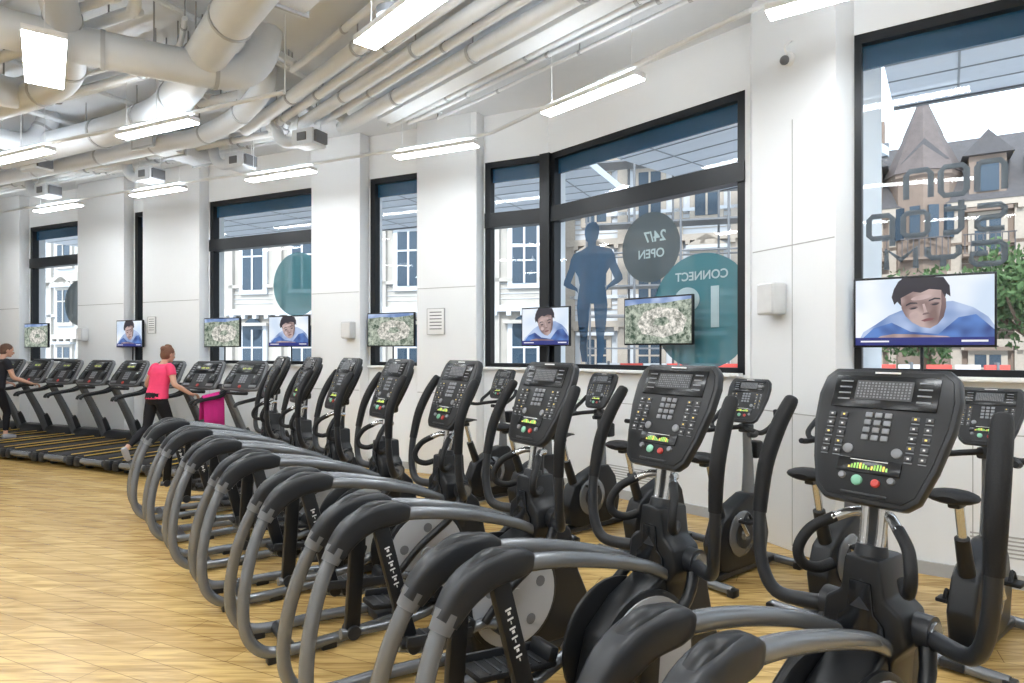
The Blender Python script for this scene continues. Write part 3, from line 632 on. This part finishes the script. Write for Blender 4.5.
for p,q in zip(rail,rail[1:]): b.cyl((*p,ZL+.1),(*q,ZL+.1),.022,M_pipe,seg=8)
for p in rail: b.cyl((*p,ZL+.1),(*p,CZ),.006,M_pipe,seg=6)
b.obj('lamp_mounting_rail')

# ------------------------------------------------------------------ people
def build_person(name, mb, loc, rz, extra=None, vox=.008):
    src=mb.mesh(name+'_src'); o=D.objects.new(name+'_tmp',src); COL.objects.link(o)
    m=o.modifiers.new('r','REMESH'); m.mode='VOXEL'; m.voxel_size=vox
    s=o.modifiers.new('s','SMOOTH'); s.iterations=3; s.factor=.5
    dg=bpy.context.evaluated_depsgraph_get(); me=D.meshes.new_from_object(o.evaluated_get(dg))
    bv=BVHTree.FromPolygons([v.co[:] for v in src.vertices],[p.vertices[:] for p in src.polygons])
    me.materials.clear()
    for mm in mb.mats: me.materials.append(mm)
    idx=[]
    for p in me.polygons:
        r=bv.find_nearest(p.center); idx.append(src.polygons[r[2]].material_index if r[2] is not None else 0)
    me.polygons.foreach_set('material_index',idx); me.polygons.foreach_set('use_smooth',[True]*len(idx)); me.update()
    D.objects.remove(o); 
    root=place(me,name,loc,rz)
    if extra:
        e=extra.obj('face_details'); e.parent=root
    return root
def person(name,loc,rz,shirt,pants,skin,hair,shoe,J,hairstyle='short',sleeve=.45):
    b=MB(); ex=MB()
    H=Vector(J['head']); tilt=J.get('tilt',0)
    def loft(rings,m,seg=20):
        vs=[];fs=[]
        for (x,z,dp,hw) in rings:
            for k in range(seg):
                a=2*math.pi*k/seg; vs.append((x+dp*math.cos(a),hw*math.sin(a),z))
        n=len(rings)
        for i in range(n-1):
            for k in range(seg):
                k2=(k+1)%seg; fs.append([i*seg+k,i*seg+k2,(i+1)*seg+k2,(i+1)*seg+k])
        fs.append(list(range(seg))[::-1]); fs.append([(n-1)*seg+k for k in range(seg)])
        b.add(vs,fs,m)
    loft(J['hips'],pants); loft(J['torso'],shirt)
    b.tube([tuple(J['neck0']),tuple(J['neck1']),tuple(H-Vector((.01,0,.05)))],[.056,.047,.048],skin,seg=14,sub=4)
    TH=Matrix.Translation(H)@Matrix.Rotation(R(J.get('yaw',0)),4,'Z')@Matrix.Rotation(R(tilt),4,'Y')
    b.ell((0,0,.02),(.092,.074,.095),skin,T=TH); b.ell((.028,0,-.045),(.058,.055,.062),skin,T=TH); b.ell((.065,0,-.09),(.02,.026,.018),skin,T=TH)
    b.tube([(.082,0,.015),(.098,0,-.012),(.106,0,-.03),(.088,0,-.036)],[.008,.011,.014,.009],skin,seg=8,sub=3,T=TH)
    b.tube([(.084,-.02,-.06),(.092,0,-.058),(.084,.02,-.06)],.007,skin,seg=8,sub=3,T=TH)
    for s in (1,-1): b.ell((-.005,s*.077,-.008),(.018,.008,.03),skin,rot=(0,10,0),T=TH)
    b.ell((-.018,0,.042),(.096,.084,.088),hair,T=TH); b.ell((-.045,0,-.01),(.065,.075,.08),hair,T=TH)
    if hairstyle=='bun': b.ell((-.085,0,.075),(.045,.045,.04),hair,T=TH); b.ell((-.02,0,.12),(.05,.05,.03),hair,T=TH)
    for s in (1,-1):
        ex.ell((.080,s*.03,.0),(.012,.014,.009),M_mark,T=TH); ex.ell((.089,s*.03,.0),(.005,.006,.006),M_black,T=TH)
        ex.tube([(.088,s*.015,.02),(.088,s*.03,.025),(.078,s*.047,.019)],.0035,hair,seg=6,sub=3,T=TH)
    ex.tube([(.088,-.022,-.06),(.0985,0,-.061),(.088,.022,-.06)],.0035,M_lipm,seg=6,sub=3,T=TH)
    for s,k in ((1,'L'),(-1,'R')):
        sh,elb,wr,dirh=[Vector(v) for v in J['arm'+k]]
        b.tube([tuple(sh),tuple(sh.lerp(elb,.5)),tuple(elb),tuple(elb.lerp(wr,.35)),tuple(wr)],[.05,.043,.037,.036,.024],skin,seg=14,sub=4)
        b.tube([tuple(sh+Vector((0,-s*.05,.02))),tuple(sh),tuple(sh.lerp(elb,sleeve))],[.06,.062,.058],shirt,seg=14,sub=4)
        f=dirh.normalized(); up=Vector((0,0,1)); side=f.cross(up).normalized(); up=side.cross(f).normalized()
        TH2=basis(wr,f,side,up)
        b.tube([(-.01,0,0),(.03,0,0),(.075,0,-.004)],[.022,.034,.036],skin,seg=12,sub=3,ref=(0,0,1),flat=.45,T=TH2)
        for q,(yy,ln) in enumerate(((-.027,.062),(-.009,.070),(.009,.066),(.026,.052))):
            c=J.get('curl',1.0)
            b.tube([(.065,yy,-.002),(.075+ln*.45,yy,-.004-.012*c),(.075+ln*.75,yy,-.012-.03*c),(.075+ln*(.85-.15*c),yy,-.02-.05*c)],[.0095,.009,.0085,.0075],skin,seg=8,sub=3,T=TH2)
        th=s
        b.tube([(.02,th*.022,-.003),(.045,th*.045,-.012),(.07,th*.05,-.028),(.088,th*.042,-.04)],[.012,.0115,.010,.008],skin,seg=8,sub=3,T=TH2)
        hp,kn,an,to=[Vector(v) for v in J['leg'+k]]
        b.tube([tuple(hp),tuple(hp.lerp(kn,.5)),tuple(kn),tuple(kn.lerp(an,.3)),tuple(kn.lerp(an,.8))],[.092,.078,.058,.057,.042],pants,seg=16,sub=4)
        b.tube([tuple(kn.lerp(an,.75)),tuple(an)],[.036,.034],skin,seg=12,sub=1)
        ft=(to-an).normalized()
        heel=an - ft*.05 + Vector((0,0,-.05))*(1 if abs(an.z-to.z)<.12 else .3)
        b.tube([tuple(heel),tuple(an*.5+heel*.5+ft*.03),tuple(an.lerp(to,.6)+Vector((0,0,-.012))),tuple(to)],[.038,.045,.042,.03],shoe,seg=12,sub=4)
        b.ell(tuple(an+Vector((0,0,-.01))),(.045,.04,.05),shoe)
    return build_person(name,b,loc,rz,ex)
M_skin=mat('skin',(.56,.32,.23),.5,var=.05); M_lipm=mat('lips',(.5,.18,.16),.5)
M_pink=mat('pink_tshirt',(.80,.05,.15),.8,var=.08,bump=.2); M_pants=mat('black_leggings',(.012,.012,.015),.75,bump=.2,spec=.3)
M_hair=mat('auburn_hair',(.16,.07,.04),.6,var=.3,scale=60,bump=.5); M_hair2=mat('brown_hair',(.10,.05,.03),.6,var=.3,scale=60,bump=.5)
M_shoe=mat('sneaker',(.35,.35,.37),.6); M_tee2=mat('black_tshirt',(.015,.015,.02),.8,bump=.2,spec=.3); M_towel=mat('magenta_towel',(.70,.03,.27),.95,var=.1,bump=.6,bscale=300)
deckz=.178
wj=dict(head=(.17,0,1.505),tilt=10,neck0=(.085,0,1.34),neck1=(.12,0,1.41),
  hips=[(-.01,.80,.10,.155),(-.015,.88,.125,.185),(-.01,.95,.12,.175),(.0,1.02,.10,.15)],
  torso=[(-.01,.88,.130,.192),(0,.97,.122,.178),(.02,1.05,.115,.160),(.045,1.15,.122,.168),(.065,1.25,.125,.18),(.075,1.32,.10,.17),(.08,1.365,.06,.10)],
  legL=[(-.01,.09,.85),(.14,.09,.49),(.12,.09,.08),(.28,.10,.035)], legR=[(-.01,-.09,.85),(-.10,-.09,.47),(-.42,-.09,.19),(-.36,-.09,.04)],curl=1.0)
wj['armL']=[(.08,.17,1.31),(.05,.29,1.08),(.24,.385,.935),(.9,.02,-.05)]
wj['armR']=[(.08,-.17,1.31),(.06,-.29,1.08),(.25,-.385,.935),(.9,-.02,-.05)]
wj['legL'],wj['legR']=[tuple((v[0],-v[1],v[2])) for v in wj['legR']],[tuple((v[0],-v[1],v[2])) for v in wj['legL']]
pw=TMX[1]-fT*.74
person('woman_in_pink_tshirt',(pw.x,pw.y,deckz),tang,M_pink,M_pants,M_skin,M_hair,M_shoe,wj,hairstyle='bun')
mj=dict(wj); mj['head']=(.17,0,1.56); mj['yaw']=-15; mj['neck0']=(.075,0,1.39); mj['neck1']=(.11,0,1.46)
mj['torso']=[(x,z*1.03,d,w*1.05) for x,z,d,w in wj['torso']]; mj['hips']=[(x,z*1.02,d,w) for x,z,d,w in wj['hips']]
mj['armL']=[(.08,.19,1.35),(.12,.27,1.09),(.36,.37,.97),(.95,.05,-.05)]; mj['armR']=[(.08,-.19,1.35),(.14,-.27,1.09),(.38,-.37,.97),(.95,-.05,-.05)]
mj['legL']=[(-.01,.09,.87),(-.08,.09,.48),(-.36,.09,.17),(-.29,.09,.04)]; mj['legR']=[(-.01,-.09,.87),(.12,-.09,.49),(.10,-.09,.08),(.26,-.10,.035)]
pm=TMX[6]-fT*.60
person('person_in_black_tshirt',(pm.x,pm.y,deckz),tang,M_tee2,M_pants,M_skin,M_hair2,M_shoe,mj)
b=MB(); n=10
T=Matrix.Translation((TMX[1].x,TMX[1].y,0))@Matrix.Rotation(R(tang),4,'Z')
prof=[(-.455,.52),(-.45,.75),(-.445,.92),(-.435,1.03),(-.40,1.075),(-.365,1.03),(-.355,.9),(-.35,.72)]
vs=[];fs=[]
for i in range(n+1):
    x=-.32+.34*i/n
    for k,(yy,zz) in enumerate(prof): vs.append((x,yy+.012*math.sin(i*1.7+k*.2)*(1 if abs(k-4)>1 else 0),zz+.05*i/n))
m=len(prof)
for i in range(n):
    for k in range(m-1): fs.append([i*m+k,(i+1)*m+k,(i+1)*m+k+1,i*m+k+1])
b.add(vs,fs,M_towel,T); o=b.obj('magenta_towel',ang=80); md=o.modifiers.new('t','SOLIDIFY'); md.thickness=.012; md.offset=0

# ------------------------------------------------------------------ exterior
M_street=mat('asphalt',(.50,.51,.53),.9,var=.1,scale=1); M_stone=mat('limestone',(.46,.43,.39),.85,var=.2,scale=1.5,bump=.3,bscale=4)
M_stone2=mat('pale_render',(.60,.62,.65),.85,var=.05,scale=1); M_brick=mat('brown_stone',(.24,.18,.145),.85,var=.3,scale=2,bump=.3,bscale=6)
M_pane=mat('outside_window_pane',(.04,.065,.095),.2); M_roof=mat('slate_roof',(.085,.08,.085),.7,var=.3,scale=6); M_leaf=mat('foliage',(.07,.13,.045),.8,var=.5,scale=6,bump=1,bscale=10)
M_spire=mat('spire_slate',(.13,.105,.10),.7,var=.3,scale=5)
M_bark=mat('bark',(.15,.1,.07),.9); M_soff=mat('canopy_soffit',(.66,.70,.75),.5,var=.03); M_sj=mat('soffit_joint',(.3,.32,.34),.6); M_trimst=mat('facade_trim',(.44,.38,.32),.85,var=.15)
b=MB(); b.box((0,40,-.25),(140,90,.1),M_street); b.obj('street_ground')
def building(name,x0,y0,x1,y1,h,mw,floors,bays,arch=False,roof=False,balc=False,trim=None,base=-.2):
    P=Vector((x0,y0)); u=(Vector((x1,y1))-P); L=u.length; u.normalize(); o=Vector((-u.y,u.x)); 
    if o.y<0: o=-o
    tr=trim or M_stone2
    T=basis((x0,y0,base),(u.x,u.y,0),(o.x,o.y,0),(0,0,1)); b=MB()
    b.box((L/2,2.5,h/2),(L,5,h),mw,T=T)
    fh=h/floors; bw=L/bays
    for f in range(floors):
        b.box((L/2,-.12,fh*(f+1)-.1),(L+.2,.3,.22),tr,T=T); b.box((L/2,-.06,fh*f+.9),(L,.14,.12),mw,T=T)
        for k in range(int(L/.5)): b.box((.25+k*.5,-.17,fh*(f+1)-.28),(.16,.2,.14),tr,T=T)
        for q in range(4): b.box((L/2,-.012,fh*f+.25+q*.18),(L,.03,.02),tr,T=T)
        for k in range(bays):
            cx=bw*(k+.5); cz=fh*f+fh*.5; ww=bw*.40; wh=fh*.56
            b.box((cx,-.05,cz),(ww+.35,.14,wh+.35),tr,T=T); b.box((cx,-.11,cz),(ww,.06,wh),M_pane,T=T)
            b.box((cx,-.15,cz),(.07,.04,wh),tr,T=T); b.box((cx,-.15,cz+wh*.15),(ww,.04,.06),tr,T=T)
            b.box((cx,-.16,cz+wh/2+.2),(ww+.6,.3,.12),mw,T=T)
            if f%2==1: b.prism([(-ww/2-.3,0),(ww/2+.3,0),(0,.4)],0,.25,tr,T@basis((cx,-.02,cz+wh/2+.26),(1,0,0),(0,0,1),(0,-1,0)))
            if arch and f==0: b.lathe([(ww/2,0),(ww/2,.08)],(cx,-.06,cz+wh/2),(0,-1,0),M_pane,seg=24,T=T)
            if balc and f>0:
                b.box((cx,-.4,cz-wh/2-.05),(ww+.7,.6,.08),mw,T=T); 
                for q in range(9): b.box((cx-(ww+.6)/2+(ww+.6)*q/8,-.68,cz-wh/2+.3),(.03,.03,.65),M_roof,T=T)
                b.box((cx,-.68,cz-wh/2+.62),(ww+.7,.04,.04),M_roof,T=T)
        for k in range(bays+1): b.box((bw*k,-.05,fh*f+fh/2),(.35,.16,fh),tr if trim else mw,T=T)
    if roof:
        b.prism([(-.3,h),(1.8,h+2.6),(4.4,h+2.8),(5,h)],0,L,M_roof,T@basis((0,0,0),(0,1,0),(0,0,1),(1,0,0)))
        for k in range(bays):
            cx=bw*(k+.5); b.box((cx,.5,h+.8),(1.0,1.2,1.5),mw,T=T); b.box((cx,-.12,h+.8),(.6,.06,1.0),M_pane,T=T)
            b.prism([(-.7,0),(.7,0),(0,.8)],-.3,1.2,M_roof,T@Matrix.Translation((cx,0,h+1.5))@basis((0,0,0),(1,0,0),(0,0,1),(0,1,0)))
        for q in (.05,.3,.55,.8): b.box((L*q,3,h+3.2),(.7,.7,1.6),M_brick,T=T)
        b.lathe([(1.05,-h),(1.05,.9),(1.15,1.0),(1.15,1.15)],(2.6,.5,h),(0,0,1),mw,seg=8,T=T)
        b.lathe([(1.22,1.15),(1.15,1.3),(.62,2.5),(.60,2.6),(.10,3.9),(.03,4.3)],(2.6,.5,h),(0,0,1),M_spire,seg=8,T=T)
        for k in range(6):
            an=-.3-k*.5; b.box((2.6+1.05*math.cos(an),.5+1.05*math.sin(an),h-.6),(.3,.12,1.1),M_pane,rot=(0,0,math.degrees(an)+90),T=T)
    b.obj(name)
building('limestone_building',-11,25,1.5,22,14,M_stone,4,6,arch=True)
building('pale_office_building',2.2,24,9.6,21.5,15,M_stone2,5,4,trim=M_trimst)
building('grey_office_building',-30,34,-11.8,26,16,M_stone2,6,9,trim=M_stone)
building('brown_mansard_building',12.0,23.5,30,12.5,6.9,M_brick,3,12,roof=True,balc=True,trim=M_trimst)
b=MB()
for i in range(6):
    x=2.4+1.3*i; yb=20.6-.28*1.3*i
    for dy in (0,.9): b.cyl((x,yb-dy,-.2),(x,yb-dy,12),.035,M_mid,seg=8)
for k in range(6):
    z=1.8+1.9*k; b.cyl((2.4,20.6,z+1),(8.9,18.8,z+1),.03,M_mid,seg=8); b.cyl((2.4,19.7,z+1),(8.9,17.9,z+1),.03,M_mid,seg=8)
    b.box((5.65,19.25,z),(6.7,.9,.05),M_mid,rot=(0,0,-15.6))
b.obj('scaffolding')
def tree(x,y,h,r):
    b=MB(); b.tube([(x,y,-.2),(x+.1,y,h*.4),(x,y,h*.7)],[.18,.13,.08],M_bark,seg=10,sub=3)
    for k in range(7):
        a=k*.9; b.tube([(x,y,h*.5),(x+math.cos(a)*r*.5,y+math.sin(a)*r*.5,h*.65),(x+math.cos(a)*r*.8,y+math.sin(a)*r*.8,h*.8)],[.06,.04,.02],M_bark,seg=6,sub=3)
    vs=[];fs=[]
    for k in range(5200):
        a=random.uniform(0,6.283); ph=math.acos(random.uniform(-1,1)); rr=r*random.uniform(.35,1.0)*(1+.2*math.sin(3*a)+.15*math.sin(5*ph))
        c=Vector((x+rr*math.sin(ph)*math.cos(a),y+rr*math.sin(ph)*math.sin(a),h*.78+rr*.8*math.cos(ph)))
        e=Euler((random.uniform(0,6),random.uniform(0,6),random.uniform(0,6))).to_matrix(); s_=random.uniform(.07,.13); o_=len(vs)
        for q in ((-s_,0,0),(0,-s_*.5,0),(s_,0,0),(0,s_*.5,0)): vs.append(c+e@Vector(q))
        fs.append([o_,o_+1,o_+2,o_+3])
    b.add(vs,fs,M_leaf); b.obj('street_tree')
tree(11.3,17.6,3.4,1.4); tree(13.4,16.6,4.2,1.5); tree(16.4,15.2,4.6,1.6)
M_rw=mat('barrier_red',(.7,.08,.06),.5)
b=MB()
for k in range(16):
    b.box((2.2+.5*k,14.6-.12*k,1.35),(.5,.04,.20),M_rw if k%2 else M_mark); b.box((2.2+.5*k,14.6-.12*k,.8),(.5,.04,.16),M_mark if k%2 else M_rw)
    if k%3==0: b.box((2.2+.5*k,14.6-.12*k,.65),(.05,.08,1.7),M_mid)
b.obj('construction_barrier')
def canopy(P,u,o,l,w=2.6,dz=0):
    b=MB(); T=frame_T(P,u,o)@Matrix.Translation((0,0,dz)); b.box((l/2,.3+w/2,4.52),(l,w,.12),M_soff,T=T)
    for k in range(1,int(w/.45)+1): b.box((l/2,.3+k*.45,4.457),(l,.02,.008),M_sj,T=T)
    for k in range(int(l/1.5)): b.box((.6+k*1.5,.3+w/2,4.457),(.02,w,.008),M_sj,T=T)
    b.box((l/2,.3+w,4.54),(l,.06,.2),M_mid,T=T)
    b.obj('entrance_canopy')
canopy(C0+uL*-.2+oL*.02,uL,oL,14.5,3.6); canopy(C0+uR*.2+oR*.05,uR,oR,2.6,3.6,.02); canopy(W1+u1*.2,u1,o1,5,2.2,.04)

# ------------------------------------------------------------------ light, world, camera
w=D.worlds.new('overcast_sky'); w.use_nodes=True; SC.world=w
bg=w.node_tree.nodes['Background']; bg.inputs[0].default_value=(.78,.89,1,1); bg.inputs[1].default_value=2.9
s=D.lights.new('sun','SUN'); s.energy=3.6; s.angle=R(6); s.color=(1,.98,.95); so=D.objects.new('sun',s); COL.objects.link(so)
so.rotation_euler=(R(48),0,R(-25))
cam=D.cameras.new('camera'); cam.sensor_width=36; cam.lens=22.5; cam.shift_y=.0083; cam.clip_end=300
co=D.objects.new('camera',cam); co.location=(0,0,1.75); co.rotation_euler=(R(90),0,0); COL.objects.link(co); SC.camera=co
SC.view_settings.view_transform='Standard'
